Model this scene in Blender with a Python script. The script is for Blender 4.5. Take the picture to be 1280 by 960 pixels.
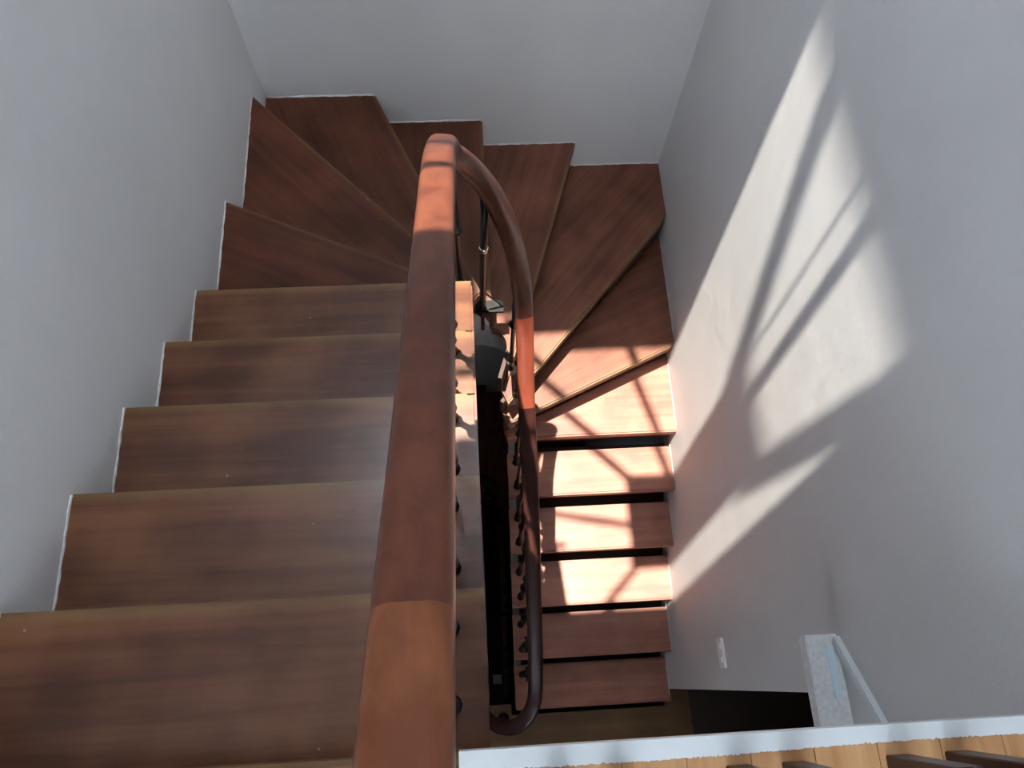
import bpy, bmesh, math, random
from mathutils import Vector, Matrix
random.seed(7)
for o in list(bpy.data.objects): bpy.data.objects.remove(o)
sc = bpy.context.scene
C = sc.collection

# ------------------------------------------------------------ camera, light, exposure
F_PX = 963.67
CAM = Vector((-0.1163, -0.1603, 1.4019))
pit, yaw, rol = [math.radians(a) for a in (-68.675, 7.1308, 4.2429)]
fw = Vector((math.sin(yaw)*math.cos(pit), math.cos(yaw)*math.cos(pit), math.sin(pit)))
rt = Vector((math.cos(yaw), -math.sin(yaw), 0)); up = rt.cross(fw)
r2v = rt*math.cos(rol) + up*math.sin(rol); u2v = -rt*math.sin(rol) + up*math.cos(rol)
cd = bpy.data.cameras.new('camera'); cam = bpy.data.objects.new('camera', cd); C.objects.link(cam)
cd.sensor_width = 36.0; cd.lens = F_PX/1280*36.0; cd.clip_start = 0.02; cd.clip_end = 100
M = Matrix((r2v, u2v, -fw)).transposed().to_4x4(); M.translation = CAM
cam.matrix_world = M
sc.camera = cam

w = bpy.data.worlds.new('sky'); sc.world = w; w.use_nodes = True
bg = w.node_tree.nodes['Background']
bg.inputs['Color'].default_value = (0.80, 0.88, 1.0, 1); bg.inputs['Strength'].default_value = 11.8

SUN = Vector((0.143, -0.09, -1.0)).normalized()
sd = bpy.data.lights.new('sun', 'SUN'); sd.energy = 19.5; sd.angle = math.radians(0.53); sd.color = (1.0, 0.93, 0.82)
so = bpy.data.objects.new('sun', sd); C.objects.link(so)
so.rotation_euler = SUN.to_track_quat('-Z', 'Y').to_euler(); so.location = (-1, 2, 8)

sc.view_settings.view_transform = 'Standard'; sc.view_settings.look = 'None'
sc.view_settings.gamma = 1.0; sc.view_settings.use_curve_mapping = False
sc.view_settings.exposure = 0.0
sc.cycles.max_bounces = 16; sc.cycles.diffuse_bounces = 10

# ------------------------------------------------------------ dimensions (metres; z = 0 on the first tread below the landing)
G, RI = 0.25, 0.1731            # going and rise, upper flight
G2, RI2 = 0.241, 0.1716         # going and rise, lower flight
XL, XR, YB = -0.9538, 0.8223, 2.1899
XI, XJ = -0.1196, 0.0153        # the two sides of the narrow well
Y12 = 0.9094
WC = (-0.0525, 1.17); WR = 0.0675
CEIL = 3.05
YF = -2.1
def zk(k): return -k*RI if k <= 8 else -8*RI - (k-8)*RI2
Z18 = zk(18)
STOREY = Z18 - RI               # drop from one landing to the next
ZBOT = Z18 + STOREY

# ------------------------------------------------------------ materials
def new_mat(name):
    m = bpy.data.materials.new(name); m.use_nodes = True
    nt = m.node_tree; b = nt.nodes['Principled BSDF']
    return m, nt, b
def N(nt, t, **kw):
    n = nt.nodes.new(t)
    for k, v in kw.items(): setattr(n, k, v)
    return n
def plain(name, col, rough=0.5, metal=0.0, bump=0.0, bscale=60, var=0.0):
    m, nt, b = new_mat(name)
    b.inputs['Base Color'].default_value = (*col, 1); b.inputs['Roughness'].default_value = rough
    b.inputs['Metallic'].default_value = metal
    tc = N(nt, 'ShaderNodeTexCoord'); nz = N(nt, 'ShaderNodeTexNoise')
    nz.inputs['Scale'].default_value = bscale; nz.inputs['Detail'].default_value = 6
    nt.links.new(tc.outputs['Object'], nz.inputs['Vector'])
    if bump:
        bp = N(nt, 'ShaderNodeBump'); bp.inputs['Strength'].default_value = bump; bp.inputs['Distance'].default_value = 0.004
        nt.links.new(nz.outputs['Fac'], bp.inputs['Height']); nt.links.new(bp.outputs['Normal'], b.inputs['Normal'])
    if var:
        cr = N(nt, 'ShaderNodeValToRGB')
        cr.color_ramp.elements[0].position = 0.35; cr.color_ramp.elements[1].position = 0.65
        cr.color_ramp.elements[0].color = (*[c*(1-var) for c in col], 1)
        cr.color_ramp.elements[1].color = (*[min(1, c*(1+var)) for c in col], 1)
        nt.links.new(nz.outputs['Fac'], cr.inputs['Fac']); nt.links.new(cr.outputs['Color'], b.inputs['Base Color'])
    return m

def plaster(name, col):
    m, nt, b = new_mat(name)
    tc = N(nt, 'ShaderNodeTexCoord')
    big = N(nt, 'ShaderNodeTexNoise'); big.inputs['Scale'].default_value = 1.6; big.inputs['Detail'].default_value = 5; big.inputs['Roughness'].default_value = 0.6
    fine = N(nt, 'ShaderNodeTexNoise'); fine.inputs['Scale'].default_value = 42; fine.inputs['Detail'].default_value = 8; fine.inputs['Roughness'].default_value = 0.65
    mid = N(nt, 'ShaderNodeTexNoise'); mid.inputs['Scale'].default_value = 6; mid.inputs['Detail'].default_value = 4
    for n in (big, fine, mid): nt.links.new(tc.outputs['Object'], n.inputs['Vector'])
    cr = N(nt, 'ShaderNodeValToRGB')
    cr.color_ramp.elements[0].position = 0.3; cr.color_ramp.elements[1].position = 0.72
    cr.color_ramp.elements[0].color = (*[c*0.90 for c in col], 1); cr.color_ramp.elements[1].color = (*col, 1)
    nt.links.new(big.outputs['Fac'], cr.inputs['Fac']); nt.links.new(cr.outputs['Color'], b.inputs['Base Color'])
    add = N(nt, 'ShaderNodeMath', operation='MULTIPLY_ADD'); add.inputs[1].default_value = 2.5
    nt.links.new(mid.outputs['Fac'], add.inputs[0]); nt.links.new(fine.outputs['Fac'], add.inputs[2])
    bp = N(nt, 'ShaderNodeBump'); bp.inputs['Strength'].default_value = 0.25; bp.inputs['Distance'].default_value = 0.004
    nt.links.new(add.outputs[0], bp.inputs['Height']); nt.links.new(bp.outputs['Normal'], b.inputs['Normal'])
    b.inputs['Roughness'].default_value = 0.55
    b.inputs['Specular IOR Level'].default_value = 0.35
    return m

def wood(name, dark, light, rough=0.3, stretch=(1.2, 22, 22), worn=None, worn_w=0.03, spec=0.32, detail_mix=0.5, coords='Object', specks=False):
    """grain runs along local X; worn = colour rubbed through along the nosing (local Y = 0)"""
    m, nt, b = new_mat(name)
    tc = N(nt, 'ShaderNodeTexCoord'); oi = N(nt, 'ShaderNodeObjectInfo')
    off = N(nt, 'ShaderNodeVectorMath', operation='SCALE'); off.inputs[0].default_value = (17, 9, 5)
    nt.links.new(oi.outputs['Random'], off.inputs['Scale'])
    addv = N(nt, 'ShaderNodeVectorMath', operation='ADD')
    nt.links.new(tc.outputs[coords], addv.inputs[0]); nt.links.new(off.outputs[0], addv.inputs[1])
    mp = N(nt, 'ShaderNodeMapping'); mp.inputs['Scale'].default_value = stretch
    nt.links.new(addv.outputs[0], mp.inputs['Vector'])
    n1 = N(nt, 'ShaderNodeTexNoise'); n1.inputs['Scale'].default_value = 1.0; n1.inputs['Detail'].default_value = 8; n1.inputs['Roughness'].default_value = 0.62; n1.inputs['Distortion'].default_value = 0.4
    nt.links.new(mp.outputs[0], n1.inputs['Vector'])
    n2 = N(nt, 'ShaderNodeTexNoise'); n2.inputs['Scale'].default_value = 4.5; n2.inputs['Detail'].default_value = 4
    nt.links.new(addv.outputs[0], n2.inputs['Vector'])
    mx = N(nt, 'ShaderNodeMix', data_type='FLOAT'); mx.inputs['Factor'].default_value = 1-detail_mix
    nt.links.new(n1.outputs['Fac'], mx.inputs['A']); nt.links.new(n2.outputs['Fac'], mx.inputs['B'])
    cr = N(nt, 'ShaderNodeValToRGB')
    cr.color_ramp.elements[0].position = 0.40; cr.color_ramp.elements[1].position = 0.61
    cr.color_ramp.elements[0].color = (*dark, 1); cr.color_ramp.elements[1].color = (*light, 1)
    nt.links.new(mx.outputs['Result'], cr.inputs['Fac'])
    col = cr.outputs['Color']
    if worn:
        sx = N(nt, 'ShaderNodeSeparateXYZ'); nt.links.new(tc.outputs['Object'], sx.inputs[0])
        ab = N(nt, 'ShaderNodeMath', operation='ABSOLUTE'); nt.links.new(sx.outputs['Y'], ab.inputs[0])
        mr = N(nt, 'ShaderNodeMapRange'); mr.inputs['From Min'].default_value = 0.0; mr.inputs['From Max'].default_value = worn_w
        mr.inputs['To Min'].default_value = 0.85; mr.inputs['To Max'].default_value = 0.0
        nt.links.new(ab.outputs[0], mr.inputs['Value'])
        mul = N(nt, 'ShaderNodeMath', operation='MULTIPLY'); nt.links.new(mr.outputs[0], mul.inputs[0]); nt.links.new(n2.outputs['Fac'], mul.inputs[1])
        mul2 = N(nt, 'ShaderNodeMath', operation='MULTIPLY'); nt.links.new(mul.outputs[0], mul2.inputs[0]); mul2.inputs[1].default_value = 1.7; mul2.use_clamp = True
        mc = N(nt, 'ShaderNodeMix', data_type='RGBA'); mc.inputs['B'].default_value = (*worn, 1)
        nt.links.new(mul2.outputs[0], mc.inputs['Factor']); nt.links.new(col, mc.inputs['A']); col = mc.outputs['Result']
    if specks:   # a scatter of small pale paint drips and dust
        vo = N(nt, 'ShaderNodeTexVoronoi'); vo.inputs['Scale'].default_value = 20.0
        nt.links.new(addv.outputs[0], vo.inputs['Vector'])
        lt = N(nt, 'ShaderNodeMath', operation='LESS_THAN'); lt.inputs[1].default_value = 0.05; nt.links.new(vo.outputs['Distance'], lt.inputs[0])
        sr = N(nt, 'ShaderNodeSeparateColor'); nt.links.new(vo.outputs['Color'], sr.inputs[0])
        gt = N(nt, 'ShaderNodeMath', operation='GREATER_THAN'); gt.inputs[1].default_value = 0.72; nt.links.new(sr.outputs[0], gt.inputs[0])
        mm = N(nt, 'ShaderNodeMath', operation='MULTIPLY'); nt.links.new(lt.outputs[0], mm.inputs[0]); nt.links.new(gt.outputs[0], mm.inputs[1])
        m3 = N(nt, 'ShaderNodeMath', operation='MULTIPLY'); nt.links.new(mm.outputs[0], m3.inputs[0]); m3.inputs[1].default_value = 0.55
        ms = N(nt, 'ShaderNodeMix', data_type='RGBA'); ms.inputs['B'].default_value = (0.42, 0.33, 0.26, 1)
        nt.links.new(m3.outputs[0], ms.inputs['Factor']); nt.links.new(col, ms.inputs['A']); col = ms.outputs['Result']
    nt.links.new(col, b.inputs['Base Color'])
    rr = N(nt, 'ShaderNodeMapRange'); rr.inputs['To Min'].default_value = rough-0.01; rr.inputs['To Max'].default_value = rough+0.06
    nt.links.new(n2.outputs['Fac'], rr.inputs['Value']); nt.links.new(rr.outputs[0], b.inputs['Roughness'])
    b.inputs['Specular IOR Level'].default_value = spec
    bp = N(nt, 'ShaderNodeBump'); bp.inputs['Strength'].default_value = 0.12; bp.inputs['Distance'].default_value = 0.002
    nt.links.new(n1.outputs['Fac'], bp.inputs['Height']); nt.links.new(bp.outputs['Normal'], b.inputs['Normal'])
    return m

PLASTER = plaster('wall_plaster', (0.74, 0.745, 0.745))
CEILM = plaster('ceiling_paint', (0.74, 0.74, 0.73))
TREAD = wood('tread_wood', (0.084, 0.027, 0.0115), (0.19, 0.076, 0.033), 0.22, worn=(0.22, 0.125, 0.048), worn_w=0.028, spec=0.5, specks=True)
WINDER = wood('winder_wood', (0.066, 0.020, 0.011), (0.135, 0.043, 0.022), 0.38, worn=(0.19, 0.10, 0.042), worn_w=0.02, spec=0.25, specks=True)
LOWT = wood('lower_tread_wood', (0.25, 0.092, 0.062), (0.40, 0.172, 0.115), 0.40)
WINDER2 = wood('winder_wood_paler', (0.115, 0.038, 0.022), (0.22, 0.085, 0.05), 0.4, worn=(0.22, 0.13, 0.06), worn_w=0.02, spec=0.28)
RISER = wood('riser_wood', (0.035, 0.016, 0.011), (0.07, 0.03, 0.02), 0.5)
RAIL = wood('rail_wood_dark', (0.075, 0.021, 0.012), (0.15, 0.047, 0.024), 0.28, stretch=(30, 2.0, 30), spec=0.22)
RAILT = wood('rail_wood_turn', (0.040, 0.014, 0.010), (0.085, 0.030, 0.019), 0.26, stretch=(30, 2.0, 30), spec=0.3)
RAILO = wood('rail_wood_orange', (0.17, 0.050, 0.020), (0.28, 0.095, 0.036), 0.3, stretch=(30, 2.0, 30), spec=0.25)
RAILR = wood('rail_wood_red', (0.15, 0.030, 0.016), (0.24, 0.055, 0.027), 0.3, stretch=(30, 2.0, 8))
RAILK = wood('rail_wood_black_brown', (0.030, 0.010, 0.008), (0.055, 0.018, 0.013), 0.34, stretch=(30, 2.0, 30), spec=0.25)
PLY = wood('raw_board', (0.40, 0.19, 0.075), (0.62, 0.36, 0.17), 0.6, stretch=(28, 2.2, 20))
TURNED = wood('turned_baluster_wood', (0.035, 0.014, 0.010), (0.065, 0.027, 0.019), 0.35, stretch=(20, 20, 2))
LFLOOR = wood('lower_floor_wood', (0.13, 0.07, 0.03), (0.21, 0.115, 0.05), 0.4)
IRON = plain('black_iron', (0.018, 0.017, 0.017), 0.32, 0.6, 0.1, 120)
CHROME = plain('bright_collar', (0.8, 0.8, 0.78), 0.15, 1.0)
WHITE = plain('white_edge_paint', (0.72, 0.77, 0.78), 0.5, 0, 0.1, 50, 0.0)
CAULK = plain('white_paint_line', (0.72, 0.71, 0.68), 0.7, 0, 0.4, 90, 0.12)
STRING = plain('grey_string_paint', (0.36, 0.35, 0.335), 0.7, 0, 0.2, 30, 0.06)
DUSTY = plain('dusty_white_paint', (0.80, 0.82, 0.82), 0.75, 0, 0.5, 85, 0.08)
PLASTIC = plain('switch_plastic', (0.93, 0.93, 0.90), 0.3)
BLUEW = plain('pale_blue_strip', (0.72, 0.86, 0.92), 0.35)
METAL = plain('skylight_metal', (0.32, 0.33, 0.34), 0.45, 0.7)
PANEL = plain('skylight_panel', (0.5, 0.5, 0.5), 0.6)
SHADE = plain('shade_dark', (0.045, 0.028, 0.02), 0.7, 0, 0.1, 20)  # near-black colour stands in for the shade of unlit places
PALE = plain('pale_patch', (0.92, 0.93, 0.84), 0.4)
def glassmat():
    m = bpy.data.materials.new('clear_glass'); m.use_nodes = True; nt = m.node_tree
    nt.nodes.remove(nt.nodes['Principled BSDF']); out = nt.nodes['Material Output']
    t = N(nt, 'ShaderNodeBsdfTransparent'); g = N(nt, 'ShaderNodeBsdfGlossy'); g.inputs['Roughness'].default_value = 0.02
    mx = N(nt, 'ShaderNodeMixShader'); mx.inputs[0].default_value = 0.06
    nt.links.new(t.outputs[0], mx.inputs[1]); nt.links.new(g.outputs[0], mx.inputs[2]); nt.links.new(mx.outputs[0], out.inputs[0])
    return m
GLASS = glassmat()

# ------------------------------------------------------------ helpers
def link(name, me, mat, parent=None, loc=None, rz=0.0, smooth=False):
    o = bpy.data.objects.new(name, me); C.objects.link(o)
    if mat and not me.materials: me.materials.append(mat)
    if loc is not None: o.location = loc
    o.rotation_euler = (0, 0, rz)
    if parent: o.parent = parent
    if smooth:
        for p in me.polygons: p.use_smooth = True
    return o
def fin(bm, name):
    bmesh.ops.recalc_face_normals(bm, faces=bm.faces)
    me = bpy.data.meshes.new(name); bm.to_mesh(me); bm.free(); return me
def bx(bm, x0, x1, y0, y1, z0, z1):
    vs = [bm.verts.new((x, y, z)) for x in (x0, x1) for y in (y0, y1) for z in (z0, z1)]
    for f in ((0,1,3,2),(4,6,7,5),(0,4,5,1),(2,3,7,6),(0,2,6,4),(1,5,7,3)): bm.faces.new([vs[i] for i in f])
def box(name, b, mat, parent=None, bevel=0.0):
    """one box, object origin at the centre of its base"""
    x0, x1, y0, y1, z0, z1 = b
    bm = bmesh.new(); cx, cy = (x0+x1)/2, (y0+y1)/2
    bx(bm, x0-cx, x1-cx, y0-cy, y1-cy, 0, z1-z0)
    if bevel: bmesh.ops.bevel(bm, geom=bm.edges[:], offset=bevel, segments=2, affect='EDGES')
    return link(name, fin(bm, name), mat, parent, (cx, cy, z0))
def boxes(name, bs, mat, parent=None):
    bm = bmesh.new()
    for b in bs: bx(bm, *b)
    return link(name, fin(bm, name), mat, parent)
def thing(name, label, cat, loc=(0, 0, 0), group=None):
    o = bpy.data.objects.new(name, None); C.objects.link(o); o.location = loc; o.empty_display_size = 0.1
    return tag(o, label, cat, group)
def tag(o, label, cat, group=None):
    o['label'] = label; o['category'] = cat
    if group: o['group'] = group
    return o
def struct(o, label, cat):
    o['kind'] = 'structure'; o['label'] = label; o['category'] = cat; return o
def prism(name, pts, z_top, thick, mat, parent, origin, ang, bevel=0.006, pz=0.0):
    """extruded outline in world xy, re-expressed in a local frame whose X axis runs along `ang`"""
    ca, sa = math.cos(-ang), math.sin(-ang)
    loc2 = []
    for x, y in pts:
        dx, dy = x-origin[0], y-origin[1]; loc2.append((dx*ca-dy*sa, dx*sa+dy*ca))
    bm = bmesh.new()
    lo = [bm.verts.new((x, y, -thick)) for x, y in loc2]; hi = [bm.verts.new((x, y, 0)) for x, y in loc2]
    n = len(lo)
    bm.faces.new(hi); bm.faces.new(lo[::-1])
    for i in range(n): bm.faces.new((lo[i], lo[(i+1) % n], hi[(i+1) % n], hi[i]))
    bmesh.ops.recalc_face_normals(bm, faces=bm.faces)
    if bevel:
        es = [e for e in bm.edges if all(v.co.z > -1e-6 for v in e.verts)]
        bmesh.ops.bevel(bm, geom=es, offset=bevel, segments=2, affect='EDGES')
    return link(name, fin(bm, name), mat, parent, (origin[0], origin[1], z_top+pz), ang)
def lathe(bm, prof, seg=10, cx=0, cy=0):
    rings = []
    for r, z in prof:
        rings.append([bm.verts.new((cx+r*math.cos(2*math.pi*i/seg), cy+r*math.sin(2*math.pi*i/seg), z)) for i in range(seg)])
    for a, b in zip(rings, rings[1:]):
        for i in range(seg): bm.faces.new((a[i], a[(i+1) % seg], b[(i+1) % seg], b[i]))
    bm.faces.new(rings[0][::-1]); bm.faces.new(rings[-1])
def tube(bm, pts, r, seg=6):
    pts = [Vector(p) for p in pts]; rings = []
    ref = Vector((1, 0, 0.01))
    for i, p in enumerate(pts):
        t = (pts[min(i+1, len(pts)-1)]-pts[max(i-1, 0)]).normalized()
        a = t.cross(ref).normalized(); b = t.cross(a)
        rings.append([bm.verts.new(p+a*r*math.cos(2*math.pi*k/seg)+b*r*math.sin(2*math.pi*k/seg)) for k in range(seg)])
    for a, b in zip(rings, rings[1:]):
        for k in range(seg): bm.faces.new((a[k], a[(k+1) % seg], b[(k+1) % seg], b[k]))
    bm.faces.new(rings[0][::-1]); bm.faces.new(rings[-1])

# ------------------------------------------------------------ setting: walls, floors, ceiling
T = 0.14
def wall(name, bs, label):
    return struct(boxes(name, bs, PLASTER), label, 'wall')
wall('wall_left', [(XL-T, XL, YF, YB+T, ZBOT-0.2, CEIL)], 'pale grey plaster wall the upper treads run into')
wall('wall_back', [(XL, XR, YB, YB+T, ZBOT-0.2, CEIL)], 'grey plaster wall behind the fan of winder treads')
DY0, DY1, DZ = -1.14, -0.235, -0.81
wall('wall_right', [(XR, XR+T, DY1, YB+T, ZBOT-0.2, CEIL), (XR, XR+T, YF, DY0, ZBOT-0.2, CEIL),
                    (XR, XR+T, DY0, DY1, DZ, CEIL), (XR, XR+T, DY0, DY1, ZBOT-0.2, Z18-0.1)],
     'grey plaster wall crossed by slanting patches of sunlight')
WX0, WX1, WZ0, WZ1 = -0.75, 0.60, 1.10, 2.30
WY0, WY1, WV0, WV1 = -1.75, -1.1, -0.45, 0.35   # unseen window added to brighten the lower walls
wall('wall_front', [(XL, WX0, YF-T, YF, ZBOT-0.2, CEIL), (WX1, XR, YF-T, YF, ZBOT-0.2, CEIL),
                    (WX0, WX1, YF-T, YF, WY1, WZ0), (WX0, WX1, YF-T, YF, ZBOT-0.2, WY0), (WX0, WV0, YF-T, YF, WY0, WY1), (WV1, WX1, YF-T, YF, WY0, WY1), (WX0, WX1, YF-T, YF, WZ1, CEIL)],
     'plaster wall with the landing window')
# skylight opening traced back along the sun from the patches it leaves
KX, KY = 0.143*(CEIL+0.12), 0.09*(CEIL+0.12)
SX0, SX1, SY0, SY1 = -0.285-KX, 0.822-KX, 0.40+KY, 1.45+KY
struct(boxes('ceiling', [(XL-T, SX0, YF-T, YB+T, CEIL, CEIL+T), (SX1, XR+T, YF-T, YB+T, CEIL, CEIL+T),
                         (SX0, SX1, YF-T, SY0, CEIL, CEIL+T), (SX0, SX1, SY1, YB+T, CEIL, CEIL+T)], CEILM),
       'white ceiling opened by a skylight over the stairs', 'ceiling')

# doorway room (dark) beyond the right wall
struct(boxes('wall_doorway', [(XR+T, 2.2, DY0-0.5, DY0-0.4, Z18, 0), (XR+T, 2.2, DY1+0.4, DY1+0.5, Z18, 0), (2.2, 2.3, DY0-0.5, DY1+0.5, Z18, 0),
                             (XR+T, 2.3, DY0-0.5, DY1+0.5, 0, 0.1), (XR+T, 2.3, DY0-0.5, DY1+0.5, Z18-0.1, Z18)], SHADE),
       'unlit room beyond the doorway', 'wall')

# landing floor: slab, white painted edge, boards
LY = -0.254
fl = struct(boxes('floor', [(XI, XR, YF, LY-0.05, RI-0.20, RI-0.022), (XL, XI, YF, -G-0.03, RI-0.20, RI-0.045)], STRING), 'landing floor of raw orange boards behind a white edge', 'floor')
xs = [XI+i*0.0942 for i in range(11)]
bmesh_cache = {}
for i in range(10):
    y1 = LY-0.012+random.uniform(-0.0006, 0.0006)
    bm = bmesh.new(); bx(bm, 0.0006, 0.0936, -(y1-YF), 0, -0.022, 0)
    link('plank', fin(bm, 'plank'), PLY, fl, (xs[i], y1, RI))
# ragged-edged white nosing strip with its fascia
bm = bmesh.new()
n = 420; top0 = []; top1 = []; bot = []
for i in range(n+1):
    x = -0.165+(XR+0.165)*i/n
    rag = LY-0.0195-0.0025*math.sin(x*7+1)+random.uniform(-0.0009, 0.0009)*(1 if random.random() < 0.85 else 2.6)
    if x < -0.10: rag = LY-0.02
    top0.append(bm.verts.new((x, LY+0.006, RI+0.0018))); top1.append(bm.verts.new((x, rag, RI+0.0018))); bot.append(bm.verts.new((x, LY+0.006, RI-0.035)))
bot2 = [bm.verts.new((v.co.x, LY-0.012, RI-0.035)) for v in bot]
edge2 = [bm.verts.new((v.co.x, v.co.y, RI-0.0005)) for v in top1]
for i in range(n):
    bm.faces.new((top0[i], top0[i+1], top1[i+1], top1[i])); bm.faces.new((bot[i], bot[i+1], top0[i+1], top0[i]))
    bm.faces.new((bot2[i], bot2[i+1], bot[i+1], bot[i])); bm.faces.new((top1[i], top1[i+1], edge2[i+1], edge2[i]))
link('painted_edge', fin(bm, 'painted_edge'), WHITE, fl)

# lower landing and bottom floor
lf = struct(boxes('floor_lower', [(XJ-0.02, XR, YF, -0.322, Z18-0.18, Z18), (XR, XR+T, DY0, DY1, Z18-0.1, Z18), (XL, XJ-0.02, YF, -G-0.02, Z18-0.18, Z18)], LFLOOR), 'brown wooden floor of the lower landing', 'floor')
gf = struct(boxes('floor_bottom', [(XL-T, XR+T, YF-T, YB+T, ZBOT-0.3, ZBOT)], SHADE), 'dark floor at the bottom of the well', 'floor')
t_ = box('pale_square', (-0.085, 0.0, -0.165, -0.08, ZBOT-0.002, ZBOT+0.008), PALE, gf)  # small near-white square on the bottom floor

# ------------------------------------------------------------ staircases
def arc(a0, a1, n):
    return [(WC[0]+WR*math.cos(math.radians(a0+(a1-a0)*i/n)), WC[1]+WR*math.sin(math.radians(a0+(a1-a0)*i/n))) for i in range(n+1)]
OUT = {4: (XL, 4*G), 5: (XL, 1.44), 6: (XL, 2.056), 7: (-0.499, YB), 8: (-0.044, YB), 9: (0.395, YB), 10: (XR, 1.875), 11: (XR, 1.286), 12: (XR, Y12)}
INN = {4: (XI, 4*G), 5: (XI, 1.054), 6: (XI, 1.165), 7: arc(180, 118, 4)[-1], 8: arc(180, 83.6, 4)[-1], 9: (XJ, 1.02), 10: (XJ, 0.962), 11: (XJ, 0.925), 12: (XJ, Y12)}
for k in range(-1, 4): OUT[k] = (XL, k*G); INN[k] = (XI, k*G)
for k in range(13, 19): OUT[k] = (XR, Y12-(k-12)*G2); INN[k] = (XJ, Y12-(k-12)*G2)
def upstream(k):
    (ax, ay), (bx_, by) = OUT[k], INN[k]
    d = Vector((bx_-ax, by-ay)).normalized()
    return Vector((d.y, -d.x)) if True else d
def nose_ang(k):
    (ax, ay), (bx_, by) = OUT[k], INN[k]
    return math.atan2(by-ay, bx_-ax) if k <= 8 else math.atan2(ay-by, ax-bx_)
EXTRA_IN = {7: [], 8: [], 9: arc(83.6, 0, 6)}
TH = 0.048
def staircase(dz, label, lower):
    st = thing('staircase', label, 'staircase', (XI, 0, dz))
    st_loc = Vector(st.location)
    def place(o): o.location = Vector(o.location)-st_loc; return o
    for k in range(0, 18):
        eps = 0.028 if k < 13 else -0.020   # open slot behind each tread of the lower flight
        uo = upstream(k-1)
        ob = Vector(OUT[k-1])+uo*eps; ib = Vector(INN[k-1])+uo*eps
        if k in (6,): ob = Vector((XL, OUT[5][1]-0.04))
        pad = 0.006
        of = Vector(OUT[k]); inf = Vector(INN[k])
        def padx(v):
            v = v.copy()
            if abs(v.x-XL) < 0.05: v.x = XL-pad
            if abs(v.x-XR) < 0.05: v.x = XR+pad
            if v.y > YB-0.03: v.y = YB+pad
            return v
        outer = [padx(ob)]
        if k == 7: outer += [Vector((XL-pad, YB+pad))]
        if k == 10: outer += [Vector((XR+pad, YB+pad)), Vector((XR+pad, 1.905)), Vector((0.793, 1.842))]
        elif k == 11: outer += [Vector((XR+pad, 1.31)), Vector((XR-0.022, 1.272))]
        elif k >= 12: outer += [Vector((XR+pad, of.y+0.02)), Vector((XR+0.002, of.y+0.001))]
        else: outer += [padx(of)]
        inner = [inf]
        if k == 7: inner = arc(180, 118, 4)[::-1][:-1]+[(XI, 1.17)]
        elif k == 8: inner = arc(118, 83.6, 3)[::-1]
        elif k == 9: inner = [(XJ, 1.02)]+arc(0, 83.6, 7)
        elif k == 6: inner = [(XI, 1.165)]
        pts = outer+[Vector(q) for q in inner]
        if k not in (7, 8, 9): pts.append(ib)
        elif k == 7: pts.append(ib)
        pl = [(q[0], q[1]) for q in pts]
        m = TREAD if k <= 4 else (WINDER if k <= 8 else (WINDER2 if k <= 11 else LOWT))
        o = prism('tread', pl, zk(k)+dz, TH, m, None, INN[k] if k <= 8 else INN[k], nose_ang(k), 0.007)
        o.parent = st; place(o)
        # riser under this tread's nosing
        if k < 17 or True:
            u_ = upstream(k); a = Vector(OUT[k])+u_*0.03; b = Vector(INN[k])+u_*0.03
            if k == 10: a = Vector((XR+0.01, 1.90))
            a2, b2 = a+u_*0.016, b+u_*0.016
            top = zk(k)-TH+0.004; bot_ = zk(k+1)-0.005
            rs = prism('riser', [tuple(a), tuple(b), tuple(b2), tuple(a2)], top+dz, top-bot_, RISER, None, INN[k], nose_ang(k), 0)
            rs.parent = st; place(rs)
        # thin ragged white paint line where the tread meets the wall
        if not lower:
            path = None
            if k == 0: path = [(XL, -G+0.0), (XL, 0)]
            elif k <= 6: path = [(XL, OUT[k-1][1]+0.002), (XL, OUT[k][1]-0.004)]
            elif k == 7: path = [(XL+0.01, YB), (OUT[7][0], YB)]
            elif k in (8, 9): path = [(OUT[k-1][0], YB), (OUT[k][0], YB)]
            elif k == 10: path = [(OUT[9][0], YB), (XR, YB)]
            elif k >= 11: path = [(XR, OUT[k-1][1]), (XR, OUT[k][1]+0.03)]
            (ax, ay), (bx2, by) = path
            L = math.hypot(bx2-ax, by-ay); nn = max(4, int(L/0.02))
            inx = 1 if ax < -0.9 and bx2 < -0.9 else (-1 if ax > 0.8 and bx2 > 0.8 else 0)
            bm = bmesh.new(); rows = []
            for i in range(nn+1):
                t = i/nn; x = ax+(bx2-ax)*t; y = ay+(by-ay)*t; wv = random.uniform(0.002, 0.0055); hv = random.uniform(0.003, 0.008)
                if k >= 11: wv *= 0.5; hv *= 0.35
                dx, dy = (inx*wv, 0) if inx else (0, -wv)
                rows.append((bm.verts.new((x, y, -0.002)), bm.verts.new((x, y, hv)), bm.verts.new((x+dx*0.7, y+dy*0.7, hv*0.8)), bm.verts.new((x+dx, y+dy, -0.002))))
            for r0, r1 in zip(rows, rows[1:]):
                for j in range(3): bm.faces.new((r0[j], r1[j], r1[j+1], r0[j+1]))
            bm.faces.new(rows[0]); bm.faces.new(rows[-1][::-1])
            pn = link('paint_line', fin(bm, 'paint_line'), CAULK, o)
            pn.matrix_parent_inverse = (Matrix.Translation(Vector((INN[k][0], INN[k][1], 0))) @ Matrix.Rotation(nose_ang(k), 4, 'Z')).inverted()
            pn.location = (0, 0, 0)
    # curved inner string round the well
    rows = []
    for y in [-0.25+i*0.1 for i in range(13)]:
        z = -(y/G+1)*RI-TH+0.01
        rows.append((XI, y, z, z-0.2))
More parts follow.
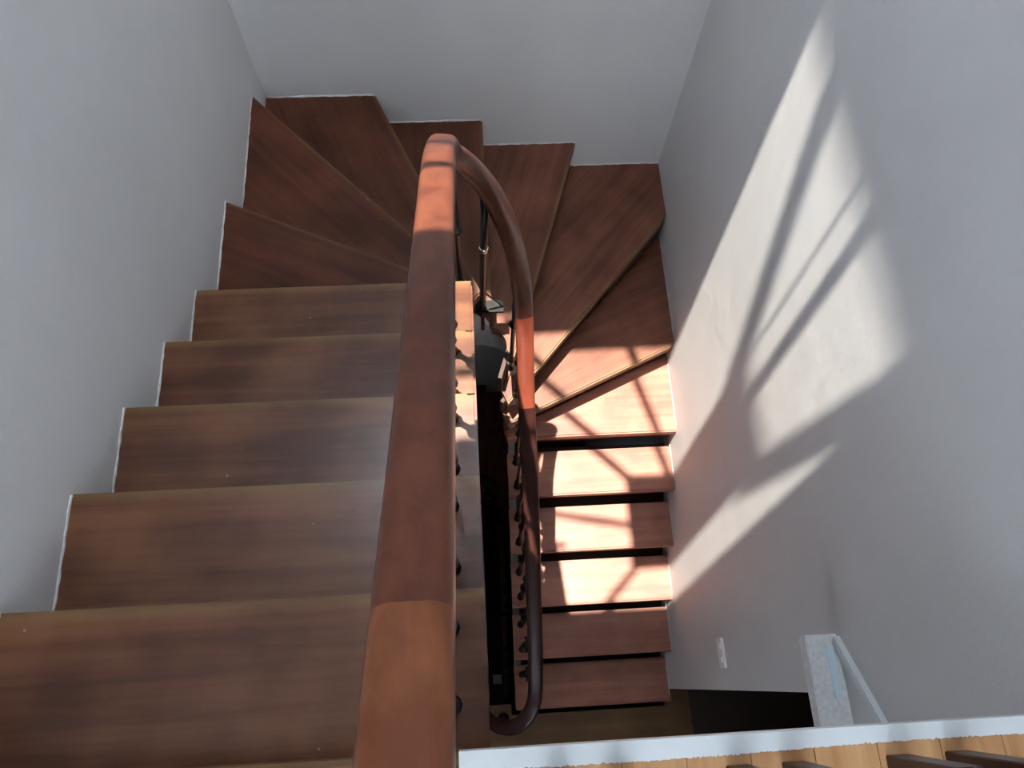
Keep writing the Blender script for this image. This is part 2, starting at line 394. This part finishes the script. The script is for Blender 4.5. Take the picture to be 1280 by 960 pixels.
    for i, (x, y) in enumerate(arc(180, 0, 14)):
        t = i/14
        zt = -1.26-0.5*t if t < 0.34 else (-1.43-0.895*(t-0.34) if t < 0.53 else -1.60-0.04*(t-0.53))
        rows.append((x, y, zt, min(zt-0.12, -1.60-0.16*min(1, t*2))))
    for y, z in ((1.06, -1.79), (0.995, -1.96), (0.945, -2.13), (0.92, -2.29), (0.905, -2.30)): rows.append((XJ, y, z, z-0.2))
    for i in range(1, 6): rows.append((XJ, Y12-i*G2, zk(12+i)-RI2-TH, zk(12+i)-RI2-0.28))
    bm = bmesh.new(); q = []
    for i, (x, y, zt, zb) in enumerate(rows):
        a = Vector(rows[max(0, i-1)][:2]); b = Vector(rows[min(len(rows)-1, i+1)][:2]); d = (b-a).normalized(); nrm = Vector((-d.y, d.x))
        ix, iy = x+nrm.x*0.010, y+nrm.y*0.010; ox, oy = x+nrm.x*0.04, y+nrm.y*0.04
        q.append([bm.verts.new(v) for v in ((ix, iy, zt), (ix, iy, zb), (ox, oy, zb), (ox, oy, zt))])
    for a, b in zip(q, q[1:]):
        for j in range(4): bm.faces.new((a[j], b[j], b[(j+1) % 4], a[(j+1) % 4]))
    bm.faces.new(q[0]); bm.faces.new(q[-1][::-1])
    s = link('inner_string', fin(bm, 'inner_string'), STRING, st, -st_loc+Vector((0, 0, dz)))
    # added dark board under the lower flight, blocks sun leaking through the slots
    bm = bmesh.new(); ya, yb = Y12+0.02, Y12-5*G2-0.03
    za, zb = zk(12)-RI2-0.10+0.02*RI2/G2, zk(17)-RI2-0.10-0.03*RI2/G2
    vs = [bm.verts.new((x, y, z+dz_)) for x in (XJ+0.03, XR-0.002) for y, z in ((ya, za), (yb, zb)) for dz_ in (-0.02, 0)]
    for f in ((0,1,3,2),(4,6,7,5),(0,4,5,1),(2,3,7,6),(0,2,6,4),(1,5,7,3)): bm.faces.new([vs[i] for i in f])
    link('sun_block_board', fin(bm, 'sun_block_board'), SHADE, st, -st_loc+Vector((0, 0, dz)))
    if not lower:
        o = prism('top_nosing', [(XL-0.02, -G-0.4), (XL-0.02, -G), (XI, -G), (XI, -G-0.4)], RI+dz, TH, TREAD, None, (XI, -G), 0, 0.007)
        o.parent = st; place(o)
    return st
staircase(0, 'brown wooden winder staircase turning round a narrow well', False)
staircase(STOREY, 'lower wooden stair flights glimpsed in the dark down the narrow well', True)

# ------------------------------------------------------------ stair railing
def catmull(P, n=10):
    P = [Vector(p) for p in P]; out = []
    for i in range(len(P)-1):
        p0 = P[max(0, i-1)]; p1 = P[i]; p2 = P[i+1]; p3 = P[min(len(P)-1, i+2)]
        for j in range(n):
            t = j/n
            out.append(0.5*((2*p1)+(-p0+p2)*t+(2*p0-5*p1+4*p2-p3)*t*t+(-p0+3*p1-3*p2+p3)*t**3))
    out.append(P[-1]); return out
HW, HH = 0.031, 0.024
PROF = []
def _profile():
    # broad, softly domed top, rounded shoulders, narrower underside
    pr = []
    for a in range(0, 181, 15):
        c, s = math.cos(math.radians(a)), math.sin(math.radians(a))
        pr.append((HW*math.copysign(abs(c)**0.55, c), HH*abs(s)**0.6))
    pr += [(-HW, -0.012), (-HW*0.75, -0.024), (-HW*0.6, -0.03), (HW*0.6, -0.03), (HW*0.75, -0.024), (HW, -0.012)]
    return pr
PROF = _profile()
def sweep(name, pts, mat, parent, off):
    bm = bmesh.new(); rings = []
    allp = RAILP; idx = min(range(len(allp)), key=lambda q: (allp[q]-pts[0]).length)
    def raw(q):
        q = max(1, min(len(allp)-2, q)); return (allp[q+1]-allp[q-1]).normalized()
    for i, p in enumerate(pts):
        t = raw(idx+i); side = Vector()
        for e in range(-9, 10): side += raw(idx+i+e).cross(Vector((0, 0, 1))).normalized()*(10-abs(e))
        side = side.normalized(); side = (side-t*side.dot(t)*0.0).normalized(); upv = side.cross(t).normalized()
        rings.append([bm.verts.new(p+side*a+upv*b-off) for a, b in PROF])
    n = len(PROF)
    for a, b in zip(rings, rings[1:]):
        for k in range(n): bm.faces.new((a[k], b[k], b[(k+1) % n], a[(k+1) % n]))
    bm.faces.new(rings[0][::-1]); bm.faces.new(rings[-1])
    o = link(name, fin(bm, name), mat, parent, (0, 0, 0), 0, True)
    o.data.set_sharp_from_angle(angle=math.radians(50)) if hasattr(o.data, 'set_sharp_from_angle') else None
    return o
XA, XB = -0.171, 0.074
def zr_left(y): return 0.728-y*RI/G
def zr_right(y): return zk(12)+(y-Y12)*(RI2/G2)+0.83
def tread_z(x, y):
    if x < -0.06:
        k = math.floor(y/G)+1
        return zk(max(0, k)) if y > -G else RI
    k = 12+math.ceil((Y12-y)/G2) if y < Y12 else 11
    return zk(min(18, max(11, k)))
RP = [(XA, -0.40, 0.945), (XA, -0.28, 0.915), (XA, -0.115, zr_left(-0.115)), (XA, 0.2, zr_left(0.2)), (XA, 0.5, zr_left(0.5)), (XA, 0.70, zr_left(0.70)), (XA, 0.84, zr_left(0.84)-0.025)]
for a_, z_ in ((174, -0.05), (152, -0.13), (130, -0.20), (107, -0.295), (83, -0.42), (58, -0.585), (36, -0.775), (16, -0.975)):
    RP.append((-0.056+0.115*math.cos(math.radians(a_)), 0.985+0.115*math.sin(math.radians(a_)), z_))
NR = len(RP)-1                  # joint before the redder length
RP += [(0.061, 0.92, -1.155), (0.065, 0.80, zr_right(0.80)+0.01)]
NK = len(RP)-1                  # joint after it
RP += [(0.071, 0.62, zr_right(0.62)), (XB, 0.4, zr_right(0.4)), (XB, 0.2, zr_right(0.2)), (XB, -0.14, zr_right(-0.14)),
      (0.055, -0.26, -2.06), (0.0, -0.325, -2.12), (-0.055, -0.335, -2.18), (-0.12, -0.31, -2.25), (-0.165, -0.24, -2.32)]
def rail_z(x, y):
    return min(RAILP, key=lambda p: (p.x-x)**2+(p.y-y)**2).z
RAILP = catmull(RP, 10)
def baluster(parent, off, x, y, z0, z1, n_scroll=2, rad=0.0085):
    h = z1-z0; bm = bmesh.new()
    prof = [(0.018, 0), (0.018, 0.006), (0.011, 0.016), (rad, 0.03)]
    for c, rr in ((0.10, 0.017), (0.50, 0.019), (0.90, 0.016)):
        prof += [(rad, h*c-0.024), (rr*0.75, h*c-0.014), (rr, h*c), (rr*0.75, h*c+0.014), (rad, h*c+0.024)]
    prof += [(rad, h)]
    lathe(bm, prof, 10)
    o = link('baluster', fin(bm, 'baluster'), IRON, parent, Vector((x, y, z0))-off, 0, True)
    # C scrolls on both sides in the plane of the railing
    for s in (-1, 1):
        bm = bmesh.new(); P = []
        for i in range(21):
            t = i/20; a = math.pi*(1.5+3.2*(t-0.5)*1.0); 
            ang = (t-0.5)*2; rr = 0.020-0.008*abs(ang)
            P.append((0.004*math.sin(9*t), s*(0.009+rr*(1-math.cos(math.pi*0.95*(1-abs(ang))))*0.62+0.010*abs(ang)*math.sin(abs(ang)*6)**2), h*0.60+ang*0.085+0.018*math.sin(ang*5)))
        tube(bm, P, 0.0045, 6)
        link('scroll', fin(bm, 'scroll'), IRON, o, None, 0, True)
    return o
def railing(dz, label, lower):
    off = Vector((XA, 0, dz*0)); 
    root = thing('stair_railing', label, 'railing', (XA, 0, dz))
    P = RAILP
    # cut points between the wood lengths
    def seg(i0, i1, mat): sweep('handrail', P[i0*10:i1*10+1], mat, root, Vector((XA, 0, 0)))
    if not lower:
        seg(0, 2, RAILO)
    else:
        seg(1, 2, RAILK)
    seg(2, 9, RAIL if not lower else RAILK)
    seg(9, NR, RAILT if not lower else RAILK)
    # the redder length between two visible joints
    seg(NR, NK, RAILR if not lower else RAILK)
    seg(NK, len(RP)-1, RAILK)
    offv = Vector((XA, 0, 0))
    ys = [-0.19+0.125*i for i in range(9)]
    for y in ys: baluster(root, offv, XA-0.010, y, tread_z(XA, y), zr_left(y)-0.02)
    for y in [0.84-0.1205*i for i in range(9)]: baluster(root, offv, XB-0.018, y, tread_z(XB, y), zr_right(y)-0.02)
    # posts round the turn
    for x, y, k, zt in ((-0.155, 1.045, 5, -0.09), (0.026, 1.06, 9, -0.72), (0.05, 1.0, 10, -1.0)):
        baluster(root, offv, x, y, zk(k), zt-0.01)
    # stouter post with bright collar and foot bracket at the head of the well
    bm = bmesh.new(); z0 = zk(8); h = -0.36-z0
    lathe(bm, [(0.016, 0.012), (0.012, 0.03), (0.0125, h*0.57), (0.0125, h)], 12)
    lean = lambda bm_: [setattr(v, 'co', Vector((v.co.x+0.008*v.co.z/h, v.co.y-0.155*v.co.z/h, v.co.z))) for v in bm_.verts]
    lean(bm)
    post = link('newel_post', fin(bm, 'newel_post'), IRON, root, Vector((-0.082, 1.25, z0))-offv, 0, True)
    bm = bmesh.new(); lathe(bm, [(0.0135, h*0.58), (0.0165, h*0.585), (0.0165, h*0.605), (0.0135, h*0.61)], 12); lean(bm)
    link('collar', fin(bm, 'collar'), CHROME, post, None, 0, True)
    bm = bmesh.new(); bx(bm, -0.045, 0.085, -0.022, 0.03, 0, 0.012)
    for s, e in ((-1, -0.043), (1, 0.083)):
        tube(bm, [(e, 0, 0.01), (s*0.012, 0, 0.13)], 0.004, 6)
    link('foot_bracket', fin(bm, 'foot_bracket'), IRON, post)
    if not lower:
        bm = bmesh.new(); hb = -2.2-Z18
        lathe(bm, [(0.03, 0), (0.03, 0.02), (0.016, 0.05), (0.014, hb*0.5), (0.018, hb*0.52), (0.014, hb*0.54), (0.014, hb)], 12)
        link('newel_post', fin(bm, 'newel_post'), IRON, root, Vector((-0.05, -0.335, Z18))-offv, 0, True)
    return root
railing(0, 'polished brown handrail on black iron balusters winding round the well', False)
railing(STOREY, 'dark handrail glimpsed far down the narrow well', True)

# ------------------------------------------------------------ landing balustrade (turned wooden balusters on the boards)
bal = thing('landing_balustrade', 'row of dark turned wooden balusters standing on raw orange boards', 'balustrade', (0.3, -0.306, RI))
off = Vector(bal.location)
for x in (-0.025, 0.06, 0.236, 0.318, 0.472, 0.560, 0.70, 0.785):
    bm = bmesh.new(); s = 0.0175
    bx(bm, -s, s, -s, s, 0, 0.185)
    bmesh.ops.bevel(bm, geom=bm.edges[:], offset=0.002, segments=1, affect='EDGES')
    lathe(bm, [(0.013, 0.18), (0.012, 0.20), (0.0165, 0.205), (0.0165, 0.215), (0.012, 0.222), (0.012, 0.24), (0.019, 0.33), (0.0165, 0.43), (0.011, 0.53), (0.0165, 0.54), (0.012, 0.55), (0.012, 0.60)], 12)
    bx(bm, -s, s, -s, s, 0.595, 0.765)
    o = link('baluster', fin(bm, 'baluster'), TURNED, bal, Vector((x, -0.306, RI))-off)
    bm = bmesh.new(); lathe(bm, [(0.0168, 0.192), (0.0178, 0.195), (0.0178, 0.199), (0.0168, 0.202)], 12)
    link('ring', fin(bm, 'ring'), METAL, o)
bm = bmesh.new(); bx(bm, XA+0.02-off.x, XR-off.x, -0.03, 0.03, 0.755, 0.805)
bmesh.ops.bevel(bm, geom=bm.edges[:], offset=0.012, segments=3, affect='EDGES')
link('handrail', fin(bm, 'handrail'), RAIL, bal)

# ------------------------------------------------------------ fittings on the right wall
sw = thing('light_switch', 'white two-rocker light switch on the grey wall by the doorway', 'light switch', (XR, -0.095, -1.885))
bm = bmesh.new(); bx(bm, -0.010, 0.001, -0.058, 0.058, 0, 0.072); bmesh.ops.bevel(bm, geom=bm.edges[:], offset=0.003, segments=2, affect='EDGES')
link('plate', fin(bm, 'plate'), PLASTIC, sw)
for y in (-0.026, 0.026):
    bm = bmesh.new(); bx(bm, -0.0145, -0.008, y-0.011, y+0.011, 0.016, 0.056); bmesh.ops.bevel(bm, geom=bm.edges[:], offset=0.002, segments=2, affect='EDGES')
    link('rocker', fin(bm, 'rocker'), PLASTIC, sw)

LX, LZ = 0.736, -0.758
lg = thing('door_ledge', 'dusty white ledge over the dark doorway with a slanting batten', 'ledge', (XR, -0.6, LZ-0.05))
o0 = Vector(lg.location)
bm = bmesh.new(); bx(bm, LX-o0.x, 0.004, -1.25+0.6, -0.085+0.6, 0, 0.05)
bmesh.ops.bevel(bm, geom=bm.edges[:], offset=0.003, segments=2, affect='EDGES')
link('shelf_board', fin(bm, 'shelf_board'), DUSTY, lg)
# slanting batten fixed to the wall, rising from the ledge's end
bm = bmesh.new()
A = Vector((0, -0.106, LZ+0.0155)); B = Vector((0, -0.40, LZ+0.265)); d = (B-A).normalized(); nn = Vector((0, d.z, -d.y)) if d.y > 0 else Vector((0, d.z, -d.y))
if nn.z < 0: nn = -nn
vs = []
for P in (A-d*0.01, B):
    for x in (-0.016, 0.003):
        for t in (-0.011, 0.011): vs.append(bm.verts.new(Vector((x, P.y-o0.y, P.z-o0.z))+nn*t))
for f in ((0,1,3,2),(4,6,7,5),(0,4,5,1),(2,3,7,6),(0,2,6,4),(1,5,7,3)): bm.faces.new([vs[i] for i in f])
link('batten', fin(bm, 'batten'), WHITE, lg)
stp = box('plastic_strip', (0.786, 0.806, -0.245, -0.112, LZ-0.001, LZ+0.006), BLUEW, None, 0.002)
tag(stp, 'pale blue plastic strip lying on the dusty white ledge', 'strip')

# ------------------------------------------------------------ skylight, landing window and added lower window (out of view, they light the stairs)
sk = thing('skylight', 'metal framed skylight with radiating bars round a square panel', 'skylight', ((SX0+SX1)/2, (SY0+SY1)/2, CEIL+0.04))
so_ = Vector(sk.location)
def P2(a): return Vector((a[0]-KX, a[1]+KY, CEIL+0.06))
FB = [(SX0-0.02, SX0+0.012, SY0-0.02, SY1+0.02), (SX1-0.012, SX1+0.02, SY0-0.02, SY1+0.02), (SX0, SX1, SY0-0.02, SY0+0.012), (SX0, SX1, SY1-0.012, SY1+0.02)]
for x0, x1, y0, y1 in FB:
    bm = bmesh.new(); bx(bm, x0-so_.x, x1-so_.x, y0-so_.y, y1-so_.y, 0, 0.05)
    link('frame_bar', fin(bm, 'frame_bar'), METAL, sk)
bm = bmesh.new(); a = P2((0.272, 0.57)); b = P2((0.683, 0.945)); bx(bm, a.x-so_.x, b.x-so_.x, a.y-so_.y, b.y-so_.y, 0.005, 0.035)
link('centre_panel', fin(bm, 'centre_panel'), PANEL, sk)
for p, q, wd in (((0.29, 0.93), (-0.20, 1.42), 0.04), ((0.49, 0.93), (0.338, 1.46), 0.04), ((0.66, 0.94), (0.87, 1.33), 0.05),
                 ((0.66, 0.935), (0.84, 0.912), 0.013), ((0.66, 0.81), (0.84, 0.805), 0.055), ((0.65, 0.575), (0.86, 0.355), 0.075),
                 ((0.29, 0.745), (-0.29, 0.868), 0.032), ((0.29, 0.575), (0.10, 0.385), 0.032), ((-0.05, 0.668), (-0.29, 0.664), 0.03)):
    if wd == 0: continue
    a, b = P2(p), P2(q); d = (b-a); L = d.length; an = math.atan2(d.y, d.x)
    bm = bmesh.new(); bx(bm, 0, L, -wd/2, wd/2, 0, 0.025)
    link('rib', fin(bm, 'rib'), METAL, sk, Vector((a.x, a.y, CEIL+0.05))-so_, an)
bm = bmesh.new(); bx(bm, SX0-so_.x, SX1-so_.x, SY0-so_.y, SY1-so_.y, 0.052, 0.056)
link('pane', fin(bm, 'pane'), GLASS, sk)

def window(name, label, WX0, WX1, z0_, z1_):
    wn = bpy.data.objects.new(name, None); C.objects.link(wn); cx = (WX0+WX1)/2
    wn.location = (cx, YF-0.07, z0_); wn['kind'] = 'structure'; wn['label'] = label; wn['category'] = 'window'
    for x0, x1, z0, z1 in ((WX0, WX0+0.05, z0_, z1_), (WX1-0.05, WX1, z0_, z1_), (WX0, WX1, z0_, z0_+0.05), (WX0, WX1, z1_-0.05, z1_), (cx-0.025, cx+0.025, z0_, z1_)):
        bm = bmesh.new(); bx(bm, x0-cx, x1-cx, -0.03, 0.03, z0-z0_, z1-z0_); link('window_frame', fin(bm, 'window_frame'), WHITE, wn)
    for x0, x1 in ((WX0+0.05, cx-0.025), (cx+0.025, WX1-0.05)):
        bm = bmesh.new(); bx(bm, x0-cx, x1-cx, -0.003, 0.003, 0.05, z1_-z0_-0.05); link('pane', fin(bm, 'pane'), GLASS, wn)
window('window_1', 'white framed window of the upper landing', WX0, WX1, WZ0, WZ1)
window('added_window', 'white framed window added unseen to brighten the lower landing', WV0, WV1, WY0, WY1)
